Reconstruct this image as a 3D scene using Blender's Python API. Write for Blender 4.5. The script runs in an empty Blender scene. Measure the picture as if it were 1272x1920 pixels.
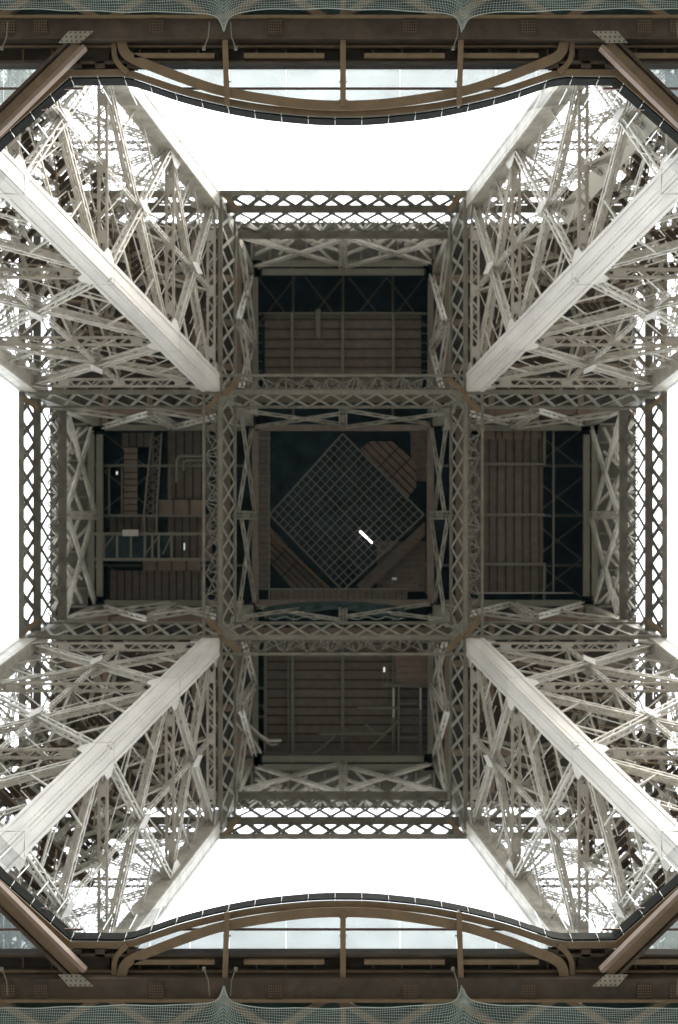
import bpy, math, random
from mathutils import Vector, Matrix
random.seed(7)
R = math.radians
V = Vector
S = bpy.context.scene
C = S.collection

# ------------------------------------------------------------------ camera
# z is measured from the camera's eye; the ground lies 1.6 m below it.
F = 3490.0            # focal length in photo pixels
ZX, ZY, CY = 643.5, 977.0, 0.373
cam_d = bpy.data.cameras.new('camera'); cam = bpy.data.objects.new('camera', cam_d); C.objects.link(cam)
cam.location = (0, CY, 0); cam.rotation_euler = (math.pi, 0, 0)
cam_d.sensor_width = 36; cam_d.sensor_height = 36; cam_d.sensor_fit = 'AUTO'
cam_d.lens = F / 1920 * 36
cam_d.shift_x = -(ZX - 636) / 1920; cam_d.shift_y = (ZY - 960) / 1920
cam_d.clip_start = 0.1; cam_d.clip_end = 4000
cam_d.dof.use_dof = True; cam_d.dof.focus_distance = 56; cam_d.dof.aperture_fstop = .75
S.camera = cam
S.view_settings.view_transform = 'Standard'; S.view_settings.look = 'None'
S.view_settings.exposure = 2.55; S.view_settings.gamma = 1; S.view_settings.use_curve_mapping = False

# ------------------------------------------------------------------ overcast daylight
w = bpy.data.worlds.new('World'); S.world = w; w.use_nodes = True
nt = w.node_tree; bg = nt.nodes['Background']
sky = nt.nodes.new('ShaderNodeTexSky'); sky.sky_type = 'NISHITA'; sky.sun_disc = False
sky.sun_elevation = R(52); sky.sun_rotation = R(135); sky.dust_density = 4; sky.air_density = 1.2
mixw = nt.nodes.new('ShaderNodeMix'); mixw.data_type = 'RGBA'
mixw.inputs['Factor'].default_value = 0.8
nt.links.new(sky.outputs[0], mixw.inputs['A'])
mixw.inputs['B'].default_value = (7.4, 7.8, 8.0, 1)       # even cloud cover
nt.links.new(mixw.outputs['Result'], bg.inputs['Color']); bg.inputs['Strength'].default_value = 0.11
sd = bpy.data.lights.new('sun', 'SUN'); sd.energy = 1.0; sd.angle = R(14); sd.color = (1, .95, .87)
sun = bpy.data.objects.new('sun', sd); C.objects.link(sun)
el, az = R(52), R(135)
sv = V((math.sin(az) * math.cos(el), math.cos(az) * math.cos(el), math.sin(el)))
sun.rotation_euler = sv.to_track_quat('Z', 'Y').to_euler()

# ------------------------------------------------------------------ materials
def mat(name, col, rough=.55, var=.25, scale=1.2, streak=0, metal=0, bump=0):
    m = bpy.data.materials.new(name); m.use_nodes = True; t = m.node_tree
    b = t.nodes['Principled BSDF']; b.inputs['Roughness'].default_value = rough; b.inputs['Metallic'].default_value = metal
    tc = t.nodes.new('ShaderNodeTexCoord'); n = t.nodes.new('ShaderNodeTexNoise')
    n.inputs['Scale'].default_value = scale; n.inputs['Detail'].default_value = 7; n.inputs['Roughness'].default_value = .65
    if streak:
        mp = t.nodes.new('ShaderNodeMapping'); mp.inputs['Scale'].default_value = (1, 1, streak)
        t.links.new(tc.outputs['Object'], mp.inputs[0]); t.links.new(mp.outputs[0], n.inputs['Vector'])
    else:
        t.links.new(tc.outputs['Object'], n.inputs['Vector'])
    r = t.nodes.new('ShaderNodeValToRGB'); e = r.color_ramp.elements
    e[0].position = .3; e[1].position = .72
    e[0].color = (*[c * (1 - var) for c in col], 1); e[1].color = (*[min(1, c * (1 + var)) for c in col], 1)
    t.links.new(n.outputs['Fac'], r.inputs[0]); t.links.new(r.outputs[0], b.inputs['Base Color'])
    if bump:
        bp = t.nodes.new('ShaderNodeBump'); bp.inputs['Strength'].default_value = bump; bp.inputs['Distance'].default_value = .02
        n2 = t.nodes.new('ShaderNodeTexNoise'); n2.inputs['Scale'].default_value = scale * 9; n2.inputs['Detail'].default_value = 4
        t.links.new(tc.outputs['Object'], n2.inputs['Vector'])
        t.links.new(n2.outputs['Fac'], bp.inputs['Height']); t.links.new(bp.outputs[0], b.inputs['Normal'])
    return m
M = {}
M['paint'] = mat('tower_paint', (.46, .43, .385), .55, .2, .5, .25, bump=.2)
M['brace'] = mat('tower_paint_shaded', (.42, .39, .33), .5, .3, 1.5, bump=.2)  # same tower paint, with the shade among the lattice put into its tone
M['belt'] = mat('tower_paint_deep_shade', (.158, .148, .115), .5, .35, 1.2)  # tower paint again, dimness of the platform's underside put into the colour
M['brown'] = mat('brown_paint', (.150, .098, .048), .5, .22, 2.2, bump=.25)
M['brown_dark'] = mat('dark_brown_paint', (.058, .041, .027), .6, .45, 1.5, bump=.25)
M['rust'] = mat('red_brown_paint', (.19, .135, .098), .6, .2, 1.5)
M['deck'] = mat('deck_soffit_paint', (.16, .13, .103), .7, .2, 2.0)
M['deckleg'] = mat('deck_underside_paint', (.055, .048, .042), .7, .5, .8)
M['teal'] = mat('teal_shade_paint', (.032, .055, .062), .7, .5, .7)  # teal cast of the deep shadows painted into the surface colour
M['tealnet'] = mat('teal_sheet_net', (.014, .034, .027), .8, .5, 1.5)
M['pipe'] = mat('grey_olive_pipe_paint', (.155, .148, .108), .45, .15, 2)
M['pale'] = mat('pale_sheet', (.50, .47, .40), .6, .12, 1.0)
M['soffit'] = mat('edge_soffit_paint', (.085, .078, .06), .7, .3, 1.0)
M['grid'] = mat('dull_grid_paint', (.17, .165, .135), .5, .15, 2)
M['cross'] = mat('tower_paint_mid_shade', (.25, .23, .175), .5, .3, 1.5)  # darker copy of the tower paint, standing for shade towards the centre
M['wire'] = mat('wire_mesh', (.10, .075, .065), .6, .3, 1)
M['cord'] = mat('net_cord', (.33, .38, .34), .8, .15, 3)
M['mullion'] = mat('dark_mullion_paint', (.12, .06, .045), .5, .3, 2)
M['gutter'] = mat('dark_fascia_paint', (.011, .011, .009), .9, .5, 3)
M['fin'] = mat('galvanised_fin', (.6, .6, .56), .4, .1, 3)
M['white'] = mat('white_enamel', (.8, .8, .78), .4, .05, 3)
M['ground'] = mat('asphalt_and_gravel_ground', (.11, .105, .095), .9, .2, .4, bump=.3)

def glassmat(name, tint, gl, refl=1.0):
    m = bpy.data.materials.new(name); m.use_nodes = True; t = m.node_tree
    for n in list(t.nodes):
        if n.type == 'BSDF_PRINCIPLED': t.nodes.remove(n)
    out = [n for n in t.nodes if n.type == 'OUTPUT_MATERIAL'][0]
    tr = t.nodes.new('ShaderNodeBsdfTransparent'); tl = t.nodes.new('ShaderNodeBsdfTranslucent')
    g = t.nodes.new('ShaderNodeBsdfGlossy'); g.inputs['Roughness'].default_value = .03
    tc = t.nodes.new('ShaderNodeTexCoord'); n = t.nodes.new('ShaderNodeTexNoise'); n.inputs['Scale'].default_value = .9; n.inputs['Detail'].default_value = 6
    t.links.new(tc.outputs['Object'], n.inputs['Vector'])
    r = t.nodes.new('ShaderNodeValToRGB'); r.color_ramp.elements[0].position = .35; r.color_ramp.elements[1].position = .7
    r.color_ramp.elements[0].color = (*[c * .86 for c in tint], 1); r.color_ramp.elements[1].color = (*tint, 1)
    t.links.new(n.outputs['Fac'], r.inputs[0]); t.links.new(r.outputs[0], tr.inputs['Color'])
    tl.inputs['Color'].default_value = (.55, .62, .62, 1)
    mx = t.nodes.new('ShaderNodeMixShader'); mx.inputs[0].default_value = gl
    t.links.new(tr.outputs[0], mx.inputs[1]); t.links.new(tl.outputs[0], mx.inputs[2])
    fr = t.nodes.new('ShaderNodeFresnel'); fr.inputs['IOR'].default_value = 1.45
    mm = t.nodes.new('ShaderNodeMath'); mm.operation = 'MULTIPLY'; mm.inputs[1].default_value = refl; t.links.new(fr.outputs[0], mm.inputs[0])
    m2 = t.nodes.new('ShaderNodeMixShader'); t.links.new(mm.outputs[0], m2.inputs[0])
    t.links.new(mx.outputs[0], m2.inputs[1]); t.links.new(g.outputs[0], m2.inputs[2]); t.links.new(m2.outputs[0], out.inputs['Surface'])
    return m
M['floorglass'] = glassmat('floor_glass', (.50, .505, .495), .2)
M['railglass'] = glassmat('balustrade_glass', (.975, .98, .98), .0, .04)
M['gutter'].node_tree.nodes['Principled BSDF'].inputs['Specular IOR Level'].default_value = .05
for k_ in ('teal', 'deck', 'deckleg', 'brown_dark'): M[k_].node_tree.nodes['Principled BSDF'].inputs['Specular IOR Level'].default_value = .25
def emis(name, col, s):
    m = bpy.data.materials.new(name); m.use_nodes = True; b = m.node_tree.nodes['Principled BSDF']
    b.inputs['Base Color'].default_value = (.8, .8, .8, 1); b.inputs['Emission Color'].default_value = (*col, 1); b.inputs['Emission Strength'].default_value = s
    return m
M['lamp'] = emis('fluorescent_tube', (1, .93, .97), 1.2)
M['lampdim'] = emis('dim_window_light', (.9, .95, .85), .1)

# ------------------------------------------------------------------ mesh helpers
class MB:
    def __init__(s): s.v = []; s.f = []
    def hexa(s, p):
        n = len(s.v); s.v += [tuple(q) for q in p]
        s.f += [tuple(n + i for i in q) for q in ((0, 3, 2, 1), (4, 5, 6, 7), (0, 1, 5, 4), (1, 2, 6, 5), (2, 3, 7, 6), (3, 0, 4, 7))]
        return s
    def beam(s, a, b, w, d, up=(0, 0, 1), over=0):
        a, b = V(a), V(b); t = (b - a).normalized(); u = V(up)
        if over: a = a - t * over; b = b + t * over
        sd_ = t.cross(u)
        if sd_.length < 1e-4: sd_ = t.cross(V((1, .3, 0)))
        sd_.normalize(); u = sd_.cross(t).normalized()
        x = sd_ * (w / 2); y = u * (d / 2)
        return s.hexa([a - x - y, a + x - y, a + x + y, a - x + y, b - x - y, b + x - y, b + x + y, b - x + y])
    def box(s, x0, y0, z0, x1, y1, z1):
        return s.hexa([(x0, y0, z0), (x1, y0, z0), (x1, y1, z0), (x0, y1, z0), (x0, y0, z1), (x1, y0, z1), (x1, y1, z1), (x0, y1, z1)])
    def prism(s, pts, dz):            # polygon in 3-D extruded by the vector dz
        n = len(s.v); k = len(pts); dz = V(dz)
        s.v += [tuple(p) for p in pts] + [tuple(V(p) + dz) for p in pts]
        s.f += [tuple(range(n, n + k))[::-1], tuple(range(n + k, n + 2 * k))]
        for i in range(k):
            j = (i + 1) % k; s.f.append((n + i, n + j, n + k + j, n + k + i))
        return s
    def tube(s, pts, r, k=8):
        pts = [V(p) for p in pts]; n0 = len(s.v)
        ref = V((0, 0, 1))
        for i, p in enumerate(pts):
            t = (pts[min(i + 1, len(pts) - 1)] - pts[max(i - 1, 0)]).normalized()
            a = t.cross(ref)
            if a.length < .01: a = t.cross(V((1, 0, 0)))
            a.normalize(); b = a.cross(t)
            for j in range(k):
                q = 2 * math.pi * j / k; s.v.append(tuple(p + a * r * math.cos(q) + b * r * math.sin(q)))
        for i in range(len(pts) - 1):
            for j in range(k):
                j2 = (j + 1) % k; A = n0 + i * k; B = A + k
                s.f.append((A + j, A + j2, B + j2, B + j))
        s.f.append(tuple(range(n0, n0 + k))[::-1]); s.f.append(tuple(range(len(s.v) - k, len(s.v))))
        return s
    def strip(s, pts, w, d):           # bent flat member following pts, w sideways, d in height
        L = []; n0 = len(s.v); pts = [V(p) for p in pts]
        for i, p in enumerate(pts):
            t = (pts[min(i + 1, len(pts) - 1)] - pts[max(i - 1, 0)]); t.z = 0; t.normalize()
            if 0 < i < len(pts) - 1:
                t1 = (pts[i] - pts[i - 1]).normalized(); c = max(.5, abs(t.dot(t1)))
            else: c = 1
            sd_ = V((t.y, -t.x, 0)) * (w / 2 / c)
            s.v += [tuple(p - sd_), tuple(p + sd_), tuple(p + sd_ + V((0, 0, d))), tuple(p - sd_ + V((0, 0, d)))]
        for i in range(len(pts) - 1):
            A = n0 + 4 * i
            for j in range(4):
                s.f.append((A + j, A + (j + 1) % 4, A + 4 + (j + 1) % 4, A + 4 + j))
        s.f.append((n0, n0 + 3, n0 + 2, n0 + 1)); e = len(s.v) - 4; s.f.append((e, e + 1, e + 2, e + 3))
        return s
    def mesh(s, name):
        me = bpy.data.meshes.new(name); me.from_pydata(s.v, [], s.f)
        me.update(); return me

def part(name, mb, m, parent, kind=None, label=None):
    me = mb if isinstance(mb, bpy.types.Mesh) else mb.mesh(name)
    if not me.materials: me.materials.append(M[m])
    o = bpy.data.objects.new(name, me); C.objects.link(o)
    if parent is not None: o.parent = parent
    if kind: o['kind'] = kind
    if label: o['label'] = label
    return o
def thing(name, label, cat, loc=(0, 0, 0), group=None, rz=0):
    o = bpy.data.objects.new(name, None); C.objects.link(o); o.location = loc; o.rotation_euler = (0, 0, rz)
    o['label'] = label; o['category'] = cat
    if group: o['group'] = group
    return o
def tag(o, label, cat, group=None):
    o['label'] = label; o['category'] = cat
    if group: o['group'] = group
    return o
def single(name, mb, m, label, cat, group=None):
    return tag(part(name, mb, m, None), label, cat, group)
def copy_tree(o, parent=None):
    c = o.copy(); C.objects.link(c); c.parent = parent
    for ch in list(o.children): copy_tree(ch, c)
    return c
def W(px, py, h):                     # photo measurement at the real height h
    return V(((px - ZX) / F * h, (py - ZY) / F * h + CY, h))

# ------------------------------------------------------------------ ground
g = MB(); g.v = [(-3000, -3000, -1.6), (3000, -3000, -1.6), (3000, 3000, -1.6), (-3000, 3000, -1.6)]; g.f = [(0, 1, 2, 3)]
part('ground', g, 'ground', None, 'structure')

# ------------------------------------------------------------------ tower lines
ZT = 110.0
def a(z): return 33.71 - .2406 * z if z <= ZT else 7.25 - .118 * (z - ZT)
def b(z): return 45.01 - .235 * z
LEV = [60.5, 71.5, 82.1, 92.7, 102.7, 110.0]
COL = 1.1
UP2 = 121.8

def lattice(p0, p1, w, d, up, ch=.1, pitch=.62, bar=.07, trim=.0):
    """four corner angles and zigzag lacing; returns (chords, lacing)"""
    p0, p1 = V(p0), V(p1); t = (p1 - p0).normalized(); p0 = p0 + t * trim; p1 = p1 - t * trim
    L = (p1 - p0).length; sd_ = t.cross(V(up)).normalized(); u = sd_.cross(t).normalized()
    c = MB(); l = MB()
    for i in (-1, 1):
        for j in (-1, 1):
            o = sd_ * (i * w / 2) + u * (j * d / 2)
            # an angle: two thin legs
            c.beam(p0 + o, p1 + o, ch, ch * .35, u)
            c.beam(p0 + o - u * (j * ch * .5), p1 + o - u * (j * ch * .5), ch * .3, ch, u)
    n = max(2, int(L / pitch)); n += n % 2
    for k in range(n):
        q0 = p0 + t * (L * k / n); q1 = p0 + t * (L * (k + 1) / n); s_ = 1 if k % 2 else -1
        for j in (-1, 1):
            l.beam(q0 + sd_ * (s_ * w / 2) + u * (j * d / 2), q1 - sd_ * (s_ * w / 2) + u * (j * d / 2), bar, bar * .3, u)
            l.beam(q0 + u * (s_ * d / 2) + sd_ * (j * w / 2), q1 - u * (s_ * d / 2) + sd_ * (j * w / 2), bar, bar * .3, sd_)
    return c, l

# ------------------------------------------------------------------ one tower leg (rotated copies make the four)
def make_leg():
    root = thing('tower_leg', 'x', 'tower leg', (0, 0, 0))
    # ---- four corner columns, each in riveted sections
    def corner(f, g_, iu, iv, name):
        segs = [60.5, 66.3, 71.5, 77, 82.1, 87.4, 92.7, 97.8, 102.7, 106.4, 110.0, 115.6, UP2]
        for k in range(len(segs) - 1):
            z0, z1 = segs[k], segs[k + 1]; mb = MB(); e = .012 if k % 2 else 0
            def ring(z, ins, COL=COL if k < 10 else .62):
                x, y = f(z), g_(z)
                x0, x1 = (x, x + COL) if iu else (x - COL, x); y0, y1 = (y, y + COL) if iv else (y - COL, y)
                return [(x0 + ins, y0 + ins, z), (x1 - ins, y0 + ins, z), (x1 - ins, y1 - ins, z), (x0 + ins, y1 - ins, z)]
            lo = ring(z0 + .008, e); hi = ring(z1 - .008, e); mb.hexa(lo + hi)
            # cover angles down every edge, riveted splice band at the joint
            for c_ in range(4):
                for d_ in (1, 3):
                    A = V(lo[c_]); B = V(hi[c_]); T = (V(lo[(c_ + d_) % 4]) - A).normalized(); N = (V(lo[(c_ + 4 - d_) % 4]) - A).normalized()
                    A1 = A + T * .13; B1 = B + T * .13
                    mb.beam(A1 - N * .006, B1 - N * .006, .22, .03, N)
            for c_ in range(4):
                A = (V(lo[c_]) + V(lo[(c_ + 1) % 4])) / 2; B = (V(hi[c_]) + V(hi[(c_ + 1) % 4])) / 2
                T = (V(lo[(c_ + 1) % 4]) - V(lo[c_])).normalized(); N = T.cross(V((0, 0, 1)))
                mb.beam(A - N * .006, B - N * .006, .58, .03, N)
                for q_ in range(1, int((z1 - z0) / .5)):
                    G_ = A.lerp(B, q_ * .5 / (z1 - z0)); mb.beam(G_ - T * .34 + N * .02, G_ - T * .30 + N * .02, .04, .02, N); mb.beam(G_ + T * .30 + N * .02, G_ + T * .34 + N * .02, .04, .02, N)
            o = part(name, mb, ('paint' if name == 'inner_column' else 'brace') if k < 10 else 'cross', root)  # inner column in the lit tone, the rest in shaded copies of it
            if k == 3:
                sp = MB(); r0 = ring(z1 - .25, -.02); r1 = ring(z1 + .25, -.02)
                r1 = [V(p) for p in r1]; sp.hexa(r0 + r1); part('splice_plate', sp, 'paint', o)
    corner(a, a, True, True, 'inner_column'); corner(a, b, True, False, 'side_column')
    corner(b, a, False, True, 'side_column'); corner(b, b, False, False, 'outer_column')
    # ---- faces: plane kinds.  P(s,z) s=0 near inner edge, s=1 at outer edge
    def faces():
        def f1(s, z, o=.55): return V((a(z) + o, a(z) + .5 + s * (b(z) - a(z) - 1.0), z))
        def f2(s, z, o=.55): return V((a(z) + .5 + s * (b(z) - a(z) - 1.0), a(z) + o, z))
        def f3(s, z, o=.55): return V((b(z) - o, a(z) + .5 + s * (b(z) - a(z) - 1.0), z))
        def f4(s, z, o=.55): return V((a(z) + .5 + s * (b(z) - a(z) - 1.0), b(z) - o, z))
        return ((f1, V((1, 0, .24))), (f2, V((0, 1, .24))), (f3, V((1, 0, .24))), (f4, V((0, 1, .24))))
    for fi, (f, nrm) in enumerate(faces()):
        inner = fi < 2
        for k in range(len(LEV) - 1):
            z0, z1 = LEV[k], LEV[k + 1]
            # two crossing diagonals
            for (s0, s1) in ((0, 1), (1, 0)):
                off = nrm.normalized() * (.12 if s0 else -.12)
                c, l = lattice(f(s0, z0) + off, f(s1, z1) + off, .32 if inner else .26, .36, nrm, *((.095, .8, .05) if inner else (.07, .7, .045)), .9)
                o = part('diagonal_brace', c, 'brace', root); part('lacing', l, 'brace', o)
            # gusset at the crossing and a pair of flats
            w0 = (f(1, z0) - f(0, z0)).length; w1 = (f(1, z1) - f(0, z1)).length; q = w0 / (w0 + w1)
            X = f(.5, z0 + (z1 - z0) * q); tv = (f(.5, z1) - f(.5, z0)).normalized(); th = (f(1, z0) - f(0, z0)).normalized()
            for sg in (-1, 1):
                g_ = MB(); ctr = X + nrm.normalized() * (sg * .40)
                g_.prism([ctr + tv * 1.0, ctr + th * .28 + tv * .12, ctr + th * .28 - tv * .12, ctr - tv * 1.0, ctr - th * .28 - tv * .12, ctr - th * .28 + tv * .12], nrm.normalized() * .03)
                part('cross_gusset', g_, 'paint', root)
            if not inner: continue
            # light vertical hanger through the crossing
            c, l = lattice(f(.5, z0), f(.5, z1), .18, .2, nrm, .05, .4, .04, .3)
            o = part('hanger', c, 'brace', root); part('lacing', l, 'brace', o)
            # thin tie rods criss-crossing the panel
            mb = MB(); rr = random.Random(k * 7 + fi); tw = .045 if inner else .03
            for i_ in range(4):
                for j_ in range(3):
                    u0, u1 = i_ / 4, (i_ + 1) / 4; v0, v1 = z0 + (z1 - z0) * j_ / 3, z0 + (z1 - z0) * (j_ + 1) / 3
                    o_ = nrm.normalized() * rr.uniform(.1, .5)
                    if rr.random() < .85: mb.beam(f(u0, v0) + o_, f(u1, v1) + o_, tw, tw, nrm)
                    if rr.random() < .85: mb.beam(f(u1, v0) + o_, f(u0, v1) + o_, tw, tw, nrm)
            part('tie_rods', mb, 'brace', root, 'stuff')
            # slender sub-braces that halve the panel
            for (s0, t0, s1, t1) in () if not inner else ((0, .5, .25, .25), (1, .5, .75, .25), (0, .5, .25, .75), (1, .5, .75, .75)):
                mb = MB(); mb.beam(f(s0, z0 + (z1 - z0) * t0), f(s1, z0 + (z1 - z0) * t1), .09, .09, nrm)
                part('sub_brace', mb, 'brace', root)
        # horizontal struts at every level
        for z in LEV[1:]:
            p0, p1 = f(0, z), f(1, z)
            c, l = lattice(p0, p1, .40, .42, (0, 0, 1), *((.12, .5, .07) if inner else (.07, .8, .045)), .3)
            o = part('horizontal_strut', c, 'rust' if not inner else 'brace', root); part('lacing', l, 'brace', o)
            t = (p1 - p0).normalized()
            for s_ in (.17, .5, .8) if inner else ():
                mb = MB(); q = p0.lerp(p1, s_); mb.beam(q - t * .32 - V((0, 0, .25)), q + t * .32 - V((0, 0, .25)), .36, .03)
                part('batten_plate', mb, 'paint', root)
            # trapezoid gussets fixed to the columns
            for (s_, dr) in ((0, 1), (1, -1)):
                q = f(s_, z); tt = t * dr
                for sg in (-1, 1):
                    cc = q + nrm.normalized() * (sg * .34); g_ = MB()
                    upv = (f(s_, z + 1) - f(s_, z)).normalized()
                    pts = [cc - upv * 1.2, cc + tt * .75 - upv * .8, cc + tt * 1.25 - upv * .25, cc + tt * 1.25 + upv * .25, cc + tt * .75 + upv * .8, cc + upv * 1.2]
                    g_.prism(pts, nrm.normalized() * .03); part('column_gusset', g_, 'paint', root)
    # ---- level frames inside the leg: horizontal cross girders
    for z in LEV[1:]:
        A, B = a(z) + .8, b(z) - .8
        for p0, p1 in (((A, A, z - .1), (B, B, z - .1)), ((A, B, z + .15), (B, A, z + .15))):
            c, l = lattice(p0, p1, .32, .4, (0, 0, 1), .07, .8, .04, .3)
            o = part('cross_girder', c, 'brace', root); part('lacing', l, 'brace', o)
    # ---- inner bracing in the diagonal planes of the leg
    for k in range(2, len(LEV) - 1):
        z0, z1 = LEV[k], LEV[k + 1]
        for (ua, va, ub, vb) in ((a, a, b, b), (b, b, a, a)):
            q = V((ua(z0) * .98 + .6, va(z0) * .98 + .6, z0)); w_ = V((ub(z1) * .97, vb(z1) * .97, z1))
            c, l = lattice(q, w_, .24, .24, (1, -1, 0), .06, .6, .04, .8)
            o = part('inner_diagonal', c, 'brace', root); part('lacing', l, 'brace', o)
        mid = V(((a(z0) + b(z0)) / 2, (a(z0) + b(z0)) / 2, z0)); mid1 = V(((a(z1) + b(z1)) / 2, (a(z1) + b(z1)) / 2, z1))
        for e_ in (V((a(z1) + .6, mid1.y, z1)), V((mid1.x, a(z1) + .6, z1)), V((b(z1) - .6, mid1.y, z1)), V((mid1.x, b(z1) - .6, z1))):
            mb = MB(); mb.beam(mid, e_, .12, .12); part('inner_strut', mb, 'brace', root)
    # ---- light lattice in the two middle planes of the leg
    def mp(kind, s_, z):
        m_ = (a(z) + b(z)) / 2; q = a(z) + .9 + s_ * (b(z) - a(z) - 1.8)
        return V((m_, q, z)) if kind else V((q, m_, z))
    for kind in (0, 1):
        for k in range(1, len(LEV) - 1):
            zm = (LEV[k] + LEV[k + 1]) / 2
            for (s0, s1) in ((0, .5), (.5, 0), (.5, 1), (1, .5)):
                for z0, z1 in ((LEV[k], zm), (zm, LEV[k + 1])):
                    c, l = lattice(mp(kind, s0, z0), mp(kind, s1, z1), .16, .16, (1, 0, .2) if kind else (0, 1, .2), .04, .5, .03, .1)
                    c.v += l.v; n_ = len(c.v) - len(l.v); c.f += [tuple(i + n_ for i in f_) for f_ in l.f]
                    part('light_brace', c, 'cross', root)
    # ---- lift track along the leg's axis
    def ax(z, u, v, dz=0):            # u across the diagonal, v inwards
        m_ = (a(z) + b(z)) / 2; dg = V((1, 1, 0)).normalized(); ac = V((1, -1, 0)).normalized()
        return V((m_, m_, z + dz)) + ac * u - dg * v
    for u in (-1.9, 1.9):
        mb = MB(); mb.beam(ax(62, u, 0), ax(121, u, 0), .30, .55, (1, 1, 0)); part('lift_rail', mb, 'brown_dark', root)
        mb = MB(); mb.beam(ax(62, u * .8, .5), ax(121, u * .8, .5), .12, .12, (1, 1, 0)); part('guide_rail', mb, 'brace', root)
    z = 63.0; k = 0
    while z < 119:
        mb = MB(); mb.beam(ax(z, -3.0, -.35), ax(z, 3.0, -.35), .22, .42); part('track_crossbeam', mb, 'brown_dark', root)
        if k % 2 == 0:
            mb = MB(); mb.beam(ax(z, -3.0, -.35), ax(z + 2.3, 3.0, -.5), .12, .12); part('track_brace', mb, 'brace', root)
        z += 2.3; k += 1
    # ---- zigzag stair beside the track
    st = MB(); rl = MB()
    zz = 64.0; d = 1
    while zz < 119:
        p, q = ax(zz, 3.6 * d - .0, 1.0), ax(zz + 2.6, 1.2 * d, 2.6)
        tr = (q - p)
        for s_ in range(10):
            c_ = p + tr * (s_ / 10)
            st.beam(c_ - V((.35, -.35, 0)), c_ + V((.35, -.35, 0)), .26, .04)
        rl.beam(p + V((.4, -.4, 0)), q + V((.4, -.4, 0)), .06, .25); rl.beam(p - V((.4, -.4, 0)), q - V((.4, -.4, 0)), .06, .25)
        rl.beam(p + V((.4, -.4, 1)), q + V((.4, -.4, 1)), .05, .05); rl.beam(p - V((.4, -.4, -1)), q - V((.4, -.4, -1)), .05, .05)
        zz += 2.6; d = -d
    part('stair_tread', st, 'brown_dark', root, 'stuff'); part('stair_stringer', rl, 'brown', root)
    # ---- safety mesh on the two outer faces
    rnd = random.Random(5)
    for fi in (2, 3):
        mb = MB(); cw = .46; Z0, Z1 = 68.0, 109.0; nz = int((Z1 - Z0) / cw); nx = 29
        def nd(i, k):
            z = Z0 + (Z1 - Z0) * k / nz; s_ = i / nx
            x = a(z) + .9 + s_ * (b(z) - a(z) - 1.8); y = b(z) - .12
            r_ = random.Random(i * 977 + k * 31 + fi * 7); x += r_.uniform(-.12, .12); z2 = z + r_.uniform(-.13, .13); y += r_.uniform(-.1, .1)
            return V((y, x, z2)) if fi == 2 else V((x, y, z2))
        for i in range(nx + 1):
            for k in range(nz + 1):
                p = nd(i, k)
                if i < nx and rnd.random() < .97: mb.beam(p, nd(i + 1, k), rnd.uniform(.022, .05), .03)
                if k < nz and rnd.random() < .98: mb.beam(p, nd(i, k + 1), rnd.uniform(.022, .055), .03, (1, .2, 0))
        part('safety_mesh', mb, 'wire', root, 'stuff')
    return root

legs = []
leg0 = make_leg()
LEGL = [(0, 'lattice tower leg at the lower right of the photo, behind a pale box column', 'br'),
        (90, 'lattice tower leg at the lower left, dark parallel rails beside its column', 'bl'),
        (180, 'lattice tower leg at the upper left, with angular dark brackets beside its pale column', 'tl'),
        (270, 'lattice tower leg at the upper right, with a pale boxed duct along its column', 'tr')]
LG = {}
for i, (ang, lab, key) in enumerate(LEGL):
    o = leg0 if i == 0 else copy_tree(leg0)
    o.rotation_euler = (0, 0, R(ang)); o['label'] = lab; o['group'] = 'four lattice legs of the tower'; LG[key] = o

def axl(z, u, v):
    m_ = (a(z) + b(z)) / 2; dg = V((1, 1, 0)).normalized(); ac = V((1, -1, 0)).normalized()
    return V((m_, m_, z)) + ac * u - dg * v
# lower-left leg: pack of parallel rails with heavy brown crossbeams
for u in (-3.4, -3.0, -2.5, -1.3, -.7, 0, .7, 1.3, 2.5, 3.0, 3.4):
    mb = MB(); mb.beam(axl(64, u, 1.9), axl(104, u, 1.9), .16, .3, (1, 1, 0)); part('track_rail', mb, 'pipe', LG['bl'])
z = 66
while z < 104:
    mb = MB(); mb.beam(axl(z, -4.3, 2.3), axl(z, 4.3, 2.3), .3, .5, (0, 0, 1)); part('sleeper_beam', mb, 'brown_dark', LG['bl']); z += 3.4
# angular brackets in the other three legs
for key in ('tl', 'br', 'tr'):
    for z in (70, 73, 76.5, 80, 84, 88, 92, 96.5):
        for sg in (-1, 1):
            big = z in (73, 84, 92)
            L = 4.6 if big else 3.2
            mb = MB(); p = axl(z, sg * 1.9, 1.2); q = axl(z, sg * L, 1.2); r_ = axl(z + 1.6, sg * L, 2.0)
            mb.beam(p, q, .12, .35); mb.beam(q, r_, .12, .35); mb.beam(r_, axl(z + 1.6, sg * 1.9, 2.0), .12, .35)
            part('track_bracket', mb, 'brace' if big else 'brown_dark', LG[key])
# boxed duct of the upper-right leg
for k in range(6):
    z0 = 79 + k * 3.4; mb = MB()
    mb.beam(axl(z0 + .04, 2.9, 2.6), axl(z0 + 3.34, 2.9, 2.6), .95, .6, (1, 1, 0)); part('duct_box', mb, 'pale', LG['tr'])

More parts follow.
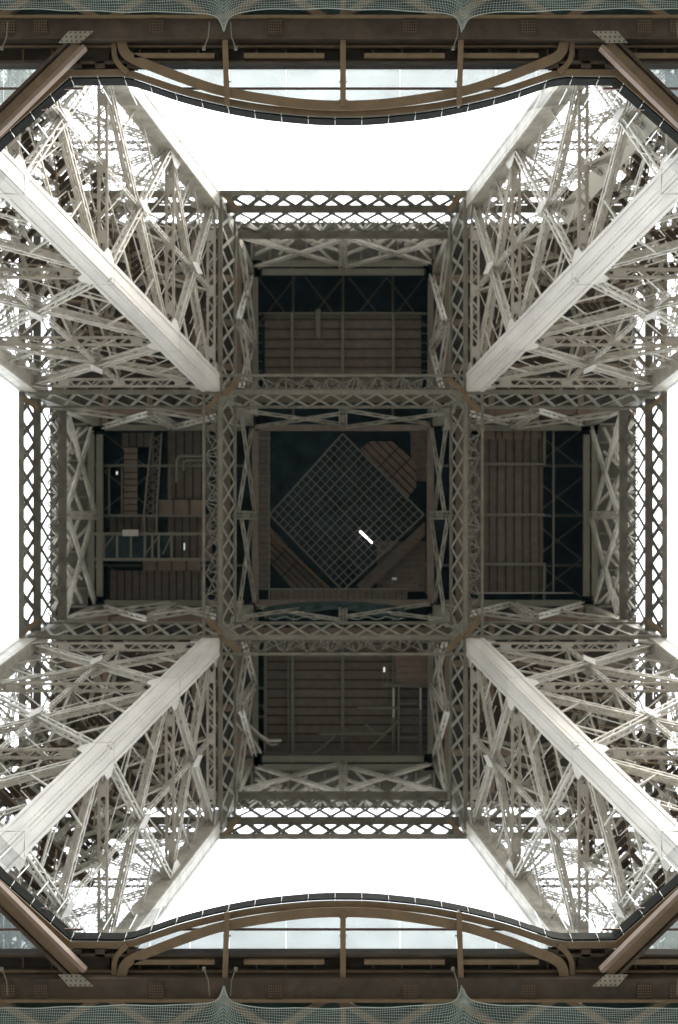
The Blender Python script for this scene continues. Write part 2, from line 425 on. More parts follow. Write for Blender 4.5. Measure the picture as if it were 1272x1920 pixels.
# ------------------------------------------------------------------ second-floor belt: outer girders
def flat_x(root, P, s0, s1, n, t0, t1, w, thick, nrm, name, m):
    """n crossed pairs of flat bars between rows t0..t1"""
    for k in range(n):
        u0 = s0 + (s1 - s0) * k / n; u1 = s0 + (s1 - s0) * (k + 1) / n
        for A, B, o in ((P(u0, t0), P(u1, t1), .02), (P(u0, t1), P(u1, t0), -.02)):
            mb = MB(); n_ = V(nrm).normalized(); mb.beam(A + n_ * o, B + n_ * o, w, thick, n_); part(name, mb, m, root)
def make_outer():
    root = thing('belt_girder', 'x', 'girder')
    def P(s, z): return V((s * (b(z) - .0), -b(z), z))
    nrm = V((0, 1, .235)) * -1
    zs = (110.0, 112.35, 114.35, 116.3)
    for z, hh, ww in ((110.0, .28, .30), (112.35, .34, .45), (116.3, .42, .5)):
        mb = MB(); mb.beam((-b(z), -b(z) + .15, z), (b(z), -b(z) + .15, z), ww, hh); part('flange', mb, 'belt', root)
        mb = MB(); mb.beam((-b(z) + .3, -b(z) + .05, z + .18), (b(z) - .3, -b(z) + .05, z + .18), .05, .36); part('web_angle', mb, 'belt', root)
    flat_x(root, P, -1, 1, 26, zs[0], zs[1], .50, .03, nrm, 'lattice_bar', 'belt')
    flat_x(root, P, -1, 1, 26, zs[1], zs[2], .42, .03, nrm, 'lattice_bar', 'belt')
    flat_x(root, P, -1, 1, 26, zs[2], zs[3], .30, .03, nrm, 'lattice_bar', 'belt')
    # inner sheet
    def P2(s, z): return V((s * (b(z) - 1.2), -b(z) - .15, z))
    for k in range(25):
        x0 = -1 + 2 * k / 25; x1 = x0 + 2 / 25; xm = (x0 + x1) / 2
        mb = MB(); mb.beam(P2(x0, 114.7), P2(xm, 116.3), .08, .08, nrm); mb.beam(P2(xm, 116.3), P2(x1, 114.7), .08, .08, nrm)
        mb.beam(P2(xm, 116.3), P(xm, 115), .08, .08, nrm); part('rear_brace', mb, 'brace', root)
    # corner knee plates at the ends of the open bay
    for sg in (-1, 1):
        mb = MB(); mb.beam((sg * 7.2, -19.1, 109.9), (sg * 6.2, -18.0, 109.9), .3, .04); part('knee_plate', mb, 'brown', root)
    return root
def xpanel(root, q00, q10, q01, q11, nx, m='brace', w=.4, d=.4, post=True, name='panel_diagonal', pitch=.9, ch=.09):
    """lattice X panels over a quad (bottom-left, bottom-right, top-left, top-right)"""
    q00, q10, q01, q11 = map(V, (q00, q10, q01, q11)); nrm = (q10 - q00).cross(q01 - q00).normalized()
    for k in range(nx):
        s0, s1 = k / nx, (k + 1) / nx
        A, B, C_, D = q00.lerp(q10, s0), q00.lerp(q10, s1), q01.lerp(q11, s0), q01.lerp(q11, s1)
        for p, q, o in ((A, D, .1), (B, C_, -.1)):
            c, l = lattice(p + nrm * o, q + nrm * o, w, d, nrm, ch, pitch, .06, .25)
            ob = part(name, c, m, root); part('lacing', l, m, ob)
        X = (A + B + C_ + D) / 4; g_ = MB(); t1 = (B - A).normalized(); t2 = (C_ - A).normalized()
        g_.prism([X + t1 * .6, X + t2 * .35, X - t1 * .6, X - t2 * .35], nrm * .05); part('cross_gusset', g_, 'paint', root)
        if k and post:
            c, l = lattice(A, C_, .45, .4, nrm, .1, .4, .07, .1); ob = part('centre_post', c, m, root); part('lacing', l, m, ob)
outer = make_outer()
zb, zt = 116.5, UP2
xpanel(outer, (-a(zb), -b(zb) + .3, zb), (a(zb), -b(zb) + .3, zb), (-a(zt), -b(zt) + .1, zt), (a(zt), -b(zt) + .1, zt), 2, 'brace', w=.34, d=.14, pitch=.9, ch=.06)
for dz_, n_ in ((.7, 4), (1.3, 6)):
    xpanel(outer, (-a(118.6), -b(118.6) - dz_, 118.6), (a(118.6), -b(118.6) - dz_, 118.6), (-a(zt), -b(zt) - dz_, zt), (a(zt), -b(zt) - dz_, zt), n_, 'brace', w=.16, d=.16, pitch=1.0, ch=.045, post=False, name='rear_diagonal')
for k in range(8):
    x0 = -a(zb) + 2 * a(zb) * k / 8; x1 = x0 + a(zb) / 4 * (1 if k % 2 else -1); zq = 116.8 + 1.1 * (k % 4)
    mb = MB(); mb.beam((x0, -b(zq) - .5, zq), (x0 + (.9 if k % 2 else -.9), -b(zq + 2) - .4, zq + 2), .16, .12); part('short_strut', mb, 'paint', outer)
for i, (ang, lab) in enumerate([(0, 'top edge'), (90, 'right edge'), (180, 'bottom edge'), (270, 'left edge')]):
    o = outer if i == 0 else copy_tree(outer)
    o.rotation_euler = (0, 0, R(ang)); o['label'] = 'grey outer lattice girder with open diamonds along the %s of the upper platform' % lab
    o['group'] = 'outer belt girders of the upper platform'

# ------------------------------------------------------------------ inner belt girders (the crossing ones)
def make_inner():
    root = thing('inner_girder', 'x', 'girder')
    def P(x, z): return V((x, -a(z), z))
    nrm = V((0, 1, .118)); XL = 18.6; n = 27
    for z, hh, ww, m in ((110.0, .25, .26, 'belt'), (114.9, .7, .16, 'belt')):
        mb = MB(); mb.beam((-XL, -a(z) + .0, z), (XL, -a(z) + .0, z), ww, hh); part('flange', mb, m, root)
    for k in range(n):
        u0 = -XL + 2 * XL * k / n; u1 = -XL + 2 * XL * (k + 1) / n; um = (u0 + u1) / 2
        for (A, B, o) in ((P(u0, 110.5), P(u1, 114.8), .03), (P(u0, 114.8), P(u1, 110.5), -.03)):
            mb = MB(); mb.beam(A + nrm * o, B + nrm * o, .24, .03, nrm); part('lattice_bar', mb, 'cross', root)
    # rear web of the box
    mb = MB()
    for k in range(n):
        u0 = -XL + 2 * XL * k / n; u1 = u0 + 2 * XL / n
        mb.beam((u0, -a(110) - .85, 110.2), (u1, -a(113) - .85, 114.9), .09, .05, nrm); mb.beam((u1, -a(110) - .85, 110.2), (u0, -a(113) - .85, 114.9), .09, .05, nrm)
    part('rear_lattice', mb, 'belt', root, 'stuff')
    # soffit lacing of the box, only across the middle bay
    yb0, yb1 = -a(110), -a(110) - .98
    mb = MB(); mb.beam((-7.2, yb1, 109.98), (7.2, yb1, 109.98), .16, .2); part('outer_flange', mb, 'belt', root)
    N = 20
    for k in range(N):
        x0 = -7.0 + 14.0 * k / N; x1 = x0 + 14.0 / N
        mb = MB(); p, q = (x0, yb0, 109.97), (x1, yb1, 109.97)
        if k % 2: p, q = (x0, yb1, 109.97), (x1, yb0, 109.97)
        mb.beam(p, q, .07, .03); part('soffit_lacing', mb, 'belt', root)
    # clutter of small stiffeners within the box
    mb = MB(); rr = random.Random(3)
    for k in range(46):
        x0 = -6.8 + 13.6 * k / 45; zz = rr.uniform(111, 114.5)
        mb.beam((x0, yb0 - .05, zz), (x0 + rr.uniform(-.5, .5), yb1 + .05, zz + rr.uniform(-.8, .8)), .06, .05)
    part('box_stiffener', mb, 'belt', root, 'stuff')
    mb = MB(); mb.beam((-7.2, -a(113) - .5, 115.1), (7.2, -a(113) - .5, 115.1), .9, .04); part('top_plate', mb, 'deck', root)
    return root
inner = make_inner()
# sloping X panels above: centre stretch and the two side stretches
xpanel(inner, (-a(zb), -a(zb), zb), (a(zb), -a(zb), zb), (-a(zt), -a(zt), zt), (a(zt), -a(zt), zt), 2, 'cross', w=.13, d=.2, pitch=1.2, ch=.05)
for sg in (-1, 1):
    xpanel(inner, (sg * (a(zb) + .6), -a(zb), zb), (sg * (b(zb) - .6), -a(zb), zb), (sg * (a(zt) + .6), -a(zt), zt), (sg * (b(zt) - .6), -a(zt), zt), 2, w=.24, d=.3, pitch=1.2, ch=.07)
for i, (ang, lab) in enumerate([(0, 'above'), (90, 'right of'), (180, 'below'), (270, 'left of')]):
    o = inner if i == 0 else copy_tree(inner)
    o.rotation_euler = (0, 0, R(ang)); o['label'] = 'brown crossing lattice girder directly %s the dark central square' % lab
    o['group'] = 'crossing girders round the central square'
# brown corner bars where the girders cross
for i, ang in enumerate((0, 90, 180, 270)):
    rt = thing('corner_brace', 'flat brown diagonal bar across the %s corner of the central square' % ('upper left', 'upper right', 'lower right', 'lower left')[i], 'brace', group='diagonal corner bars of the central square')
    rt.rotation_euler = (0, 0, R(ang))
    p0 = V((-8.05, -6.1, 109.83)); p1 = V((-6.1, -8.05, 109.83)); mb = MB(); mb.beam(p0, V((-7.23, -7.23, 109.83)), .32, .03); part('brace_plate', mb, 'brown', rt)
    mb = MB(); mb.beam(V((-7.02, -7.1, 109.83)), p1, .32, .03); part('brace_plate', mb, 'brown', rt)
    mb = MB(); mb.box(-8.15, -8.15, 109.86, -7.3, -7.3, 109.9); part('cap_plate', mb, 'brown_dark', rt)

# ------------------------------------------------------------------ second-floor deck
ZD = 122.2
# deck underside above the legs and round the edge
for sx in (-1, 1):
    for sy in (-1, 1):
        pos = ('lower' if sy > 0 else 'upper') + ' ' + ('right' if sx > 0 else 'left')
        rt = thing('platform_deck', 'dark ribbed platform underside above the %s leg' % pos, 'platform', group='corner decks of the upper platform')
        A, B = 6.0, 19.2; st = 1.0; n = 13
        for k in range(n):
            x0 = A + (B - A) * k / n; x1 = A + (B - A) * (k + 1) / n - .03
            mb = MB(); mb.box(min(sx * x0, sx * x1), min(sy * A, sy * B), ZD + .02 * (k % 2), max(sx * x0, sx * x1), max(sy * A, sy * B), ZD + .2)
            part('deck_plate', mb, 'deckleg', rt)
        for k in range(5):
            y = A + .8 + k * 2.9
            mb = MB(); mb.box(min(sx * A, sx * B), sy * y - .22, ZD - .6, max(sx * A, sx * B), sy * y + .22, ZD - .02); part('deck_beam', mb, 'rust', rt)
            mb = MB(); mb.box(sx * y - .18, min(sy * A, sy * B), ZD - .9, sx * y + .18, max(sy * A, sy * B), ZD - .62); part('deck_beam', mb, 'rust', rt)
for i, ang in enumerate((0, 90, 180, 270)):
    nm = ('top', 'right', 'bottom', 'left')[i]
    rt = thing('edge_deck', 'pale ribbed soffit strip behind the crossed bars of the %s bay' % nm, 'platform', group='edge decks of the upper platform', rz=R(ang))
    for k in range(10):
        x0 = -5.98 + k * 1.196; mb = MB(); mb.box(x0, -19.25, ZD, x0 + 1.16, -16.75, ZD + .15); part('soffit_panel', mb, 'soffit', rt)
    for k in range(11):
        x0 = -5.98 + k * 1.196; mb = MB(); mb.box(x0 - .06, -19.2, ZD - .35, x0 + .06, -16.8, ZD - .01); part('rib', mb, 'belt', rt)
    rt = thing('opening_frame', 'olive steel frame of twin beams round the opening of the %s bay' % nm, 'frame', group='steel frames of the four bay openings', rz=R(ang))
    for y, ww in ((-16.5, .42), (-15.95, .42)):
        mb = MB(); mb.beam((-5.3, y, ZD - .1), (5.3, y, ZD - .1), ww, .4); part('edge_beam', mb, 'pipe', rt)
    for sg in (-1, 1):
        mb = MB(); mb.beam((sg * 5.75, -15.6, ZD - .1), (sg * 5.75, -6.5, ZD - .1), .38, .5); part('side_beam', mb, 'pipe', rt)
    for x in (-3.35, 3.35):
        mb = MB(); mb.beam((x, -16.28, ZD), (x, -16.16, ZD), .2, .35); part('spacer', mb, 'pipe', rt)
# added shell that shuts light out above the openings
rt = thing('light_seal_shell', 'dark blue-grey shell added above the openings to shut out light', 'storey')
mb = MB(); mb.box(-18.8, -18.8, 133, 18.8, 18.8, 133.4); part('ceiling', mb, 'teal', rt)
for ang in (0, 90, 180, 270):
    mb = MB(); mb.box(-18.8, -18.95, ZD + .25, 18.8, -18.8, 133); o = part('shell_side', mb, 'teal', rt); o.rotation_euler = (0, 0, R(ang))
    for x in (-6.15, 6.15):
        mb = MB(); mb.box(x - .1, -18.7, ZD + .25, x + .1, -6.3, 132.9); o = part('shell_divider', mb, 'teal', rt); o.rotation_euler = (0, 0, R(ang))
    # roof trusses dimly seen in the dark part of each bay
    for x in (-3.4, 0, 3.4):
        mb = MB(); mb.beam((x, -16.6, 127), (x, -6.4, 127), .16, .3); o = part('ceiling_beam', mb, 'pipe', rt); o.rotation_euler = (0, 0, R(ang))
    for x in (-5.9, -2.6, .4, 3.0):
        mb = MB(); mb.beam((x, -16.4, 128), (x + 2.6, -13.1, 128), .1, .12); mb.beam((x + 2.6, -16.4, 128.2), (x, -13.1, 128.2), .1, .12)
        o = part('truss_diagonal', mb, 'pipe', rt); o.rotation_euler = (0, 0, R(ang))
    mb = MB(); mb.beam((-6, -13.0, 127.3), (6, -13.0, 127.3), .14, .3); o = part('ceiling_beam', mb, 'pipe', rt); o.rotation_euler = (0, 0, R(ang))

def rect(px0, py0, px1, py1, h, t=.12):
    p, q = W(px0, py0, h), W(px1, py1, h); mb = MB(); mb.box(p.x, p.y, h, q.x, q.y, h + t); return mb
def bar(px0, py0, px1, py1, wpx, h, d=.25):
    mb = MB(); mb.beam(W(px0, py0, h), W(px1, py1, h), wpx / F * h, d); return mb
def strips_y(rt, x0, x1, ys, h, m='deck', name='soffit_panel'):
    for k in range(len(ys) - 1):
        part(name, rect(x0, ys[k] + .6, x1, ys[k + 1] - .6, h + .04 * (k % 2)), m, rt)
        part('rib', rect(x0, ys[k] - 1.1, x1, ys[k] + 1.1, h - .12, .12), 'brown_dark', rt)
def strips_x(rt, y0, y1, xs, h, m='deck', name='soffit_panel'):
    for k in range(len(xs) - 1):
        part(name, rect(xs[k] + .6, y0, xs[k + 1] - .6, y1, h + .04 * (k % 2)), m, rt)
        part('rib', rect(xs[k] - 1.1, y0, xs[k] + 1.1, y1, h - .12, .12), 'brown_dark', rt)
def rng(s, e, st):
    o = []
    while s < e + .01: o.append(s); s += st
    return o
def pipe(pts, r, h): return MB().tube([W(x, y, h) for x, y in pts], r)

# top bay
HD = 124.0
rt = thing('bay_ceiling', 'brown ribbed ceiling panels with three grey joists in the top bay', 'ceiling')
strips_y(rt, 497, 790, [585, 599, 617, 635.5, 653.5, 670.5, 688.5, 706, 724, 742], HD)
for x in (548, 643, 738): part('joist', bar(x, 585, x, 742, 5, HD - .3, .3), 'pipe', rt)
for x in (484, 798):
    for y in rng(590, 706, 17.5): part('side_bracket', bar(x - 8, y, x + 8, y, 1.6, HD - .1, .1), 'pipe', rt)
part('end_rail', bar(482, 587, 806, 587, 2, HD - .2, .2), 'pipe', rt)
single('vent_pipe', pipe([(596.5, 580), (596.5, 634)], .18, HD - .6), 'pipe', 'short grey round pipe under the brown ceiling of the top bay', 'pipe')
# right bay
rt = thing('bay_ceiling', 'brown ribbed ceiling panels running up and down in the right bay', 'ceiling')
strips_x(rt, 823, 1113, [872, 888, 905, 918, 933, 949, 965, 981, 995, 1011, 1019], HD)
strips_x(rt, 797, 823, [905, 930, 942, 963, 984, 996, 1016], HD - .1, 'rust')
for y in (870, 965, 1058): part('joist', bar(872, y, 1022, y, 5, HD - .3, .3), 'pipe', rt)
part('edge_beam', bar(1021, 792, 1021, 872, 5, HD - .2, .3), 'pipe', rt); part('edge_beam', bar(1021, 1056, 1021, 1135, 5, HD - .2, .3), 'pipe', rt)
part('edge_beam', bar(1038, 800, 1038, 1112, 3.4, HD - .1, .3), 'pipe', rt)
for y in (870, 965, 1058): part('joist', bar(1022, y, 1040, y, 4, HD, .2), 'teal', rt)
single('thin_pipe', pipe([(895, 1112), (1075, 1112)], .045, HD - .8), 'paint', 'long thin pale pipe across the lower end of the right bay', 'pipe')
# bottom bay
rt = thing('bay_ceiling', 'brown ribbed ceiling panels behind pipes in the bottom bay', 'ceiling')
strips_y(rt, 500, 815, [1190, 1207, 1224, 1241, 1257, 1275, 1292, 1309, 1326, 1342, 1359, 1376, 1392, 1410], HD)
for x, ww in ((498, 5), (541, 3), (549, 6), (643, 5), (738, 5), (789, 5)): part('joist', bar(x, 1190, x, 1424, ww, HD - .3, .3), 'pipe', rt)
part('end_beam', bar(498, 1412, 800, 1412, 5, HD - .05, .3), 'pipe', rt)
for y in (1290, 1344): part('side_bracket', bar(472, y, 498, y, 5, HD, .2), 'pipe', rt); part('side_bracket', bar(790, y, 816, y, 5, HD, .2), 'pipe', rt)
rt = thing('brick_tile_panel', 'rusty brown tiled panel in the upper right corner of the bottom bay', 'panel')
for r_ in range(5):
    for c_ in range(5):
        x0 = 742 + c_ * 14 - (6 if r_ % 2 else 0); part('tile', rect(max(741, x0), 1226 + r_ * 12, min(812, x0 + 13.3), 1237.3 + r_ * 12, HD - .9), 'rust', rt)
part('trim', bar(718, 1285, 815, 1285, 4, HD - .95, .1), 'pipe', rt)
rt = thing('access_ladder', 'grey pipe frame with two rungs hanging under the bottom bay ceiling', 'ladder')
for x, y0, y1, m in ((738.5, 1290, 1345, 'paint'), (789, 1290, 1330, 'paint'), (748, 1288, 1415, 'pipe')): part('rail', pipe([(x, y0), (x, y1)], .07, HD - 1.2), m, rt)
part('rung', pipe([(750, 1319), (781, 1319)], .06, HD - 1.2), 'pipe', rt); part('rung', pipe([(750, 1383), (781, 1383)], .06, HD - 1.2), 'pipe', rt); part('rung', pipe([(738, 1285), (789, 1288)], .07, HD - 1.2), 'pipe', rt)
for pts, lab in (([(670, 1327), (746, 1327)], 'short straight grey pipe left of the ladder frame'),
                 ([(598, 1376), (722, 1376)], 'long straight grey pipe in the middle of the bottom bay'),
                 ([(585, 1419), (628, 1379)], 'slanting grey pipe at the left end of the long pipe'),
                 ([(691, 1406), (746, 1353)], 'slanting grey pipe running down left from the ladder frame'),
                 ([(686, 1358), (702, 1373)], 'very short slanting grey pipe above the long pipe'),
                 ([(728, 1418), (738, 1420), (749, 1410)], 'small hooked pipe end below the ladder frame')):
    single('service_pipe', pipe(pts, .075, HD - 1.3), 'pipe', lab, 'pipe')
for k, (dx, dy) in enumerate(((0, 0), (5, 7), (-8, 14))):
    pts = [(447 + dx, 1335 + dy), (465 + dx, 1357 + dy), (487 + dx, 1378 + dy), (505 + dx, 1389 + dy), (528 + dx - 12 * k, 1388 + dy - k)]
    if k == 2: pts = pts[:3] + [(490, 1412)]
    single('curved_hose', pipe(pts, .09, HD - 3), ('paint', 'pipe', 'brace')[k], ('pale curved hose, uppermost of three at the left of the bottom bay', 'olive curved hose, middle of three at the left of the bottom bay', 'short grey hose, lowest of three at the left of the bottom bay')[k], 'hose')
rt = thing('lamp_box', 'small dark lamp cage with a lit window in the bottom bay', 'lamp')
for p in ((719, 1245, 735, 1245), (719, 1282, 735, 1282), (719, 1245, 719, 1282), (727, 1245, 727, 1282)): part('cage_bar', bar(*p, 1.6, HD - 1.3, .1), 'pipe', rt)
part('lit_pane', rect(719, 1251, 722.5, 1260, HD - 1.36, .04), 'lampdim', rt)
# left bay
rt = thing('bay_ceiling', 'patched brown ceiling of ribbed sheets and dark gaps in the left bay', 'ceiling')
strips_x(rt, 1070, 1124, rng(206, 390, 13.9), HD)
strips_x(rt, 1052, 1070, rng(267, 400, 27.5), HD - .5, 'rust', 'cover_plate')
strips_x(rt, 937, 968, rng(297, 400, 29), HD - .5, 'rust', 'cover_plate')
strips_x(rt, 806, 935, rng(314, 400, 16), HD + .3)
strips_x(rt, 968, 1052, rng(314, 400, 14), HD + .2, 'deck')
strips_x(rt, 812, 838, rng(228, 290, 14), HD, 'deck')
strips_x(rt, 970, 1000, rng(205, 300, 14), HD + .3, 'deck')
strips_y(rt, 233, 258, rng(838, 970, 12), HD - .6, 'rust', 'cover_plate')
for y, ww, x0 in ((873, 4, 185), (967, 4, 190)): part('joist', bar(x0, y, 390, y, ww, HD - .8, .3), 'pipe', rt)
for x in (205, 229, 318): part('cross_joist', bar(x, 870, x, 968, 3, HD - .4, .3), 'pipe', rt)
rt = thing('hanging_walkway', 'olive walkway of two long beams and short rungs crossing the left bay', 'walkway')
for y in (1001, 1049): part('walkway_beam', bar(165, y, 395, y, 5.5, HD - 2, .3), 'pipe', rt)
for x in (195, 220, 246, 272, 286, 298, 322): part('rung', bar(x, 1003, x, 1047, 4, HD - 1.9, .2), 'pipe', rt)
for x0, x1 in ((187, 214), (272, 300), (305, 322)): part('walkway_diagonal', bar(x0, 1040, x1, 1003, 2.5, HD - 1.85, .1), 'pipe', rt)
part('grating', rect(196, 1004, 322, 1046, HD - 1.5, .05), 'teal', rt)
single('junction_box', rect(230, 993, 259, 1005, HD - 2.6, .4), 'paint', 'pale rectangular box fixed on the walkway in the left bay', 'box')
rt = thing('truss_girder', 'narrow brown lattice truss standing across the left bay', 'truss')
part('chord', bar(285, 812, 270, 965, 3, HD - 1.0, .2), 'pipe', rt); part('chord', bar(303, 812, 294, 965, 3, HD - 1.0, .2), 'pipe', rt)
for k in range(10):
    y0 = 815 + 15 * k; y1 = y0 + 15; f0, f1 = (y0 - 812) / 153, (y1 - 812) / 153
    for (s_, e_) in ((0, 1), (1, 0)):
        xa = (285 - 15 * f0) * (1 - s_) + (303 - 9 * f0) * s_; xb = (285 - 15 * f1) * (1 - e_) + (303 - 9 * f1) * e_
        part('lacing_bar', bar(xa, y0, xb, y1, 2.2, HD - .95, .06), 'deck', rt)
part('chord', bar(270, 968, 272, 1000, 4, HD - 1, .2), 'rust', rt); part('chord', bar(294, 968, 294, 1000, 4, HD - 1, .2), 'rust', rt)
rt = thing('bent_pipes', 'pair of grey pipes bent at right angles near the top of the left bay', 'pipe')
part('pipe', pipe([(395, 855), (340, 855), (334, 858), (332, 864), (332, 904)], .1, HD - 1.4), 'pipe', rt)
part('pipe', pipe([(395, 863), (350, 863), (345, 866), (344, 871), (344, 882)], .1, HD - 1.4), 'pipe', rt)
single('bay_lamp', rect(218, 884, 221, 890, HD - 1, .1), 'lampdim', 'small lit lamp in the dark upper part of the left bay', 'lamp')
single('bright_hatch', rect(345, 1018, 347, 1031, HD - .7, .06), 'lampdim', 'narrow lit slot among brown plates of the left bay', 'light')
single('dark_hatch', rect(340, 1014, 345, 1036, HD - .7, .06), 'teal', 'narrow dark slot left of the lit slot in the left bay', 'hatch')

# centre
rt = thing('side_walkway', 'brown ribbed walkway running down the left of the central square', 'walkway')
for k in range(28):
    part('tread_plate', rect(481, 806 + k * 10.6, 504, 815.6 + k * 10.6, 124.5 + .03 * (k % 2)), 'deck', rt)
for x in (479, 505): part('rail', bar(x, 800, x, 1132, 2.4, 124.2, .35), 'pipe', rt)
for y in (822, 892): part('hanger', bar(473, y, 508, y, 2.4, 124, .2), 'pipe', rt)
rt = thing('cross_walkway', 'brown ribbed walkway running across the foot of the central square', 'walkway')
for k in range(23):
    part('tread_plate', rect(508 + k * 11.2, 1106, 518 + k * 11.2, 1128, 124.7 + .03 * (k % 2)), 'deck', rt)
for y in (1104.5, 1130): part('rail', bar(482, y, 768, y, 2.2, 124.3, .3), 'pipe', rt)
rt = thing('diamond_grid', 'square grey bar grid turned on its corner in the central opening', 'grid')
c0, c1, c2, c3 = (643, 813), (795, 965), (643, 1108), (506, 965)
def gp(u, v):
    x = c0[0] * (1 - u) * (1 - v) + c1[0] * u * (1 - v) + c2[0] * u * v + c3[0] * (1 - u) * v
    y = c0[1] * (1 - u) * (1 - v) + c1[1] * u * (1 - v) + c2[1] * u * v + c3[1] * (1 - u) * v
    return x, y
for k in range(17):
    u = k / 16; wd = 3.0 if k in (0, 16) else (2.3 if k % 4 == 0 else 1.6)
    part('grid_bar', bar(*gp(u, 0), *gp(u, 1), wd, 126, .12), 'grid', rt)
    part('grid_bar', bar(*gp(0, u), *gp(1, u), wd, 126.13, .12), 'grid', rt)
def polyplate(pts, h, t=.12): return MB().prism([W(x, y, h) for x, y in pts], (0, 0, t))
Z5 = lambda x, y: (380 + x / 2.446, 700 + y / 2.446)
def ribbed(name, lab, poly, dirv, n, h, m):
    rt = thing(name, lab, 'panel'); P = [V(Z5(*p)) for p in poly]; d_ = V(dirv).normalized(); nv = V((-d_.y, d_.x))
    part('sheet', polyplate([tuple(p) for p in P], h), m, rt)
    lo = min(p.dot(nv) for p in P); hi = max(p.dot(nv) for p in P)
    for k in range(1, n):
        c_ = lo + (hi - lo) * k / n; ts = []
        for i in range(len(P)):
            A, B = P[i], P[(i + 1) % len(P)]; da, db = A.dot(nv) - c_, B.dot(nv) - c_
            if da * db < 0: ts.append((A + (B - A) * (da / (da - db))).dot(d_))
        if len(ts) >= 2:
            p, q = nv * c_ + d_ * min(ts), nv * c_ + d_ * max(ts)
            part('rib', bar(p.x, p.y, q.x, q.y, 2.2, h - .1, .16), 'brown_dark', rt)
    ctr = sum(P, V((0, 0))) / len(P)
    for o_ in (-.25, .25):
        c_ = ctr.dot(d_) + o_ * 60; ts = []
        for i in range(len(P)):
            A, B = P[i], P[(i + 1) % len(P)]; da, db = A.dot(d_) - c_, B.dot(d_) - c_
            if da * db < 0: ts.append((A + (B - A) * (da / (da - db))).dot(nv))
        if len(ts) >= 2:
            p, q = d_ * c_ + nv * min(ts), d_ * c_ + nv * max(ts)
            part('cross_rib', bar(p.x, p.y, q.x, q.y, 2, h - .2, .1), 'brown_dark', rt)
ribbed('octagon_panel', 'brown ribbed octagonal hatch behind the upper right side of the diamond grid',
       [(725, 345), (770, 312), (870, 312), (980, 410), (980, 520), (935, 580)], (1, 1), 5, 128, 'rust')
ribbed('octagon_panel', 'grey brown ribbed octagonal hatch behind the lower left side of the diamond grid',
       [(305, 700), (345, 740), (570, 985), (410, 985), (310, 870)], (1, 1), 5, 128, 'deck')
single('slanting_pipe', MB().tube([W(*Z5(*p), 125.5) for p in ((300, 690), (330, 770), (380, 800), (650, 1052))], .08), 'brown', 'brown bent pipe slanting below the lower left side of the diamond grid', 'pipe')
single('slanting_plate', polyplate([Z5(*p) for p in ((1020, 680), (1020, 745), (745, 1008), (705, 972))], 127.5), 'deck', 'plain brown plate along the lower right side of the diamond grid', 'plate')
rt = thing('corner_ceiling', 'dark red-brown boarded ceiling in the lower right of the central square', 'ceiling')
for k in range(8):
    y0 = 770 + k * 29; part('board', rect(*Z5(800, y0), *Z5(1025, y0 + 27.5), 128.6 + .03 * (k % 2)), 'deck', rt)
rt = thing('corner_ceiling', 'dark red-brown boarded ceiling in the upper right of the central square', 'ceiling')
for k in range(8):
    y0 = 265 + k * 29; part('board', rect(*Z5(955, y0), *Z5(1045, y0 + 27.5), 128.6 + .03 * (k % 2)), 'deck', rt)
rt = thing('pipe_rack', 'two upright grey pipes on the right of the central square', 'pipes')
for x in (1033, 1056):
    part('pipe', MB().tube([W(*Z5(x, 415), 124.3), W(*Z5(x, 1010), 124.3)], .07), 'pipe', rt)
for y in (415, 880, 1005): part('clamp', bar(*Z5(1022, y), *Z5(1066, y), 3.6, 124.15, .1), 'pipe', rt)
rt = thing('centre_frame', 'olive steel frame bordering the dark central opening', 'frame')
for p in ((-5.75, -5.75, 5.75, -5.75), (5.75, -5.75, 5.75, 5.75), (5.75, 5.75, -5.75, 5.75), (-5.75, 5.75, -5.75, -5.75)):
    mb = MB(); mb.beam((p[0], p[1], ZD), (p[2], p[3], ZD), .42, .4); part('frame_beam', mb, 'deck', rt)
rt = thing('tube_lamp', 'bright white slanting tube lamp behind the diamond grid', 'lamp')
part('tube', MB().tube([W(675, 996, 125.2), W(689, 1009, 125.2)], .06), 'lamp', rt); part('tube', MB().tube([W(691, 1011, 125.2), W(698, 1018, 125.2)], .05), 'lamp', rt)
single('notice_plate', rect(735, 1083, 744, 1087.5, 124.6, .04), 'white', 'tiny white plate near the lower right of the central square', 'plate')
rt = thing('guard_rail', 'small grey guard rail at the lower right of the central square', 'railing')
for p in ((735, 1097, 783, 1097), (735, 1082, 735, 1108), (759, 1082, 759, 1108), (783, 1082, 783, 1108), (762, 1104, 780, 1084)): part('rail', bar(*p, 1.3, 124.4, .06), 'pipe', rt)
# sagging teal net at the foot of the central square
net = MB(); nx_, ny_ = 34, 7
for i in range(nx_ + 1):
    for j in range(ny_ + 1):
        s_ = i / nx_; t_ = j / ny_; x = 495 + 265 * s_; top = 1140 - 13 * math.sin(math.pi * s_) ** .7; y = top + t_ * (20 + 5 * math.sin(s_ * 9))
        net.v.append(tuple(W(x, y, 120.5 - 1.2 * math.sin(math.pi * t_) - .35 * math.sin(s_ * 40 + t_ * 5))))
for i in range(nx_):
    for j in range(ny_):
        q = i * (ny_ + 1) + j; net.f.append((q, q + 1, q + ny_ + 2, q + ny_ + 1))
rt = thing('teal_net', 'crumpled dark teal sheet sagging along the foot of the central square', 'net')
part('sheet', net, 'tealnet', rt)
part('edge_cord', MB().tube([W(505 + 250 * k / 24, 1159 + 3 * math.sin(k * 1.7), 119.6) for k in range(25)], .035, 5), 'cord', rt)

exec_first = True
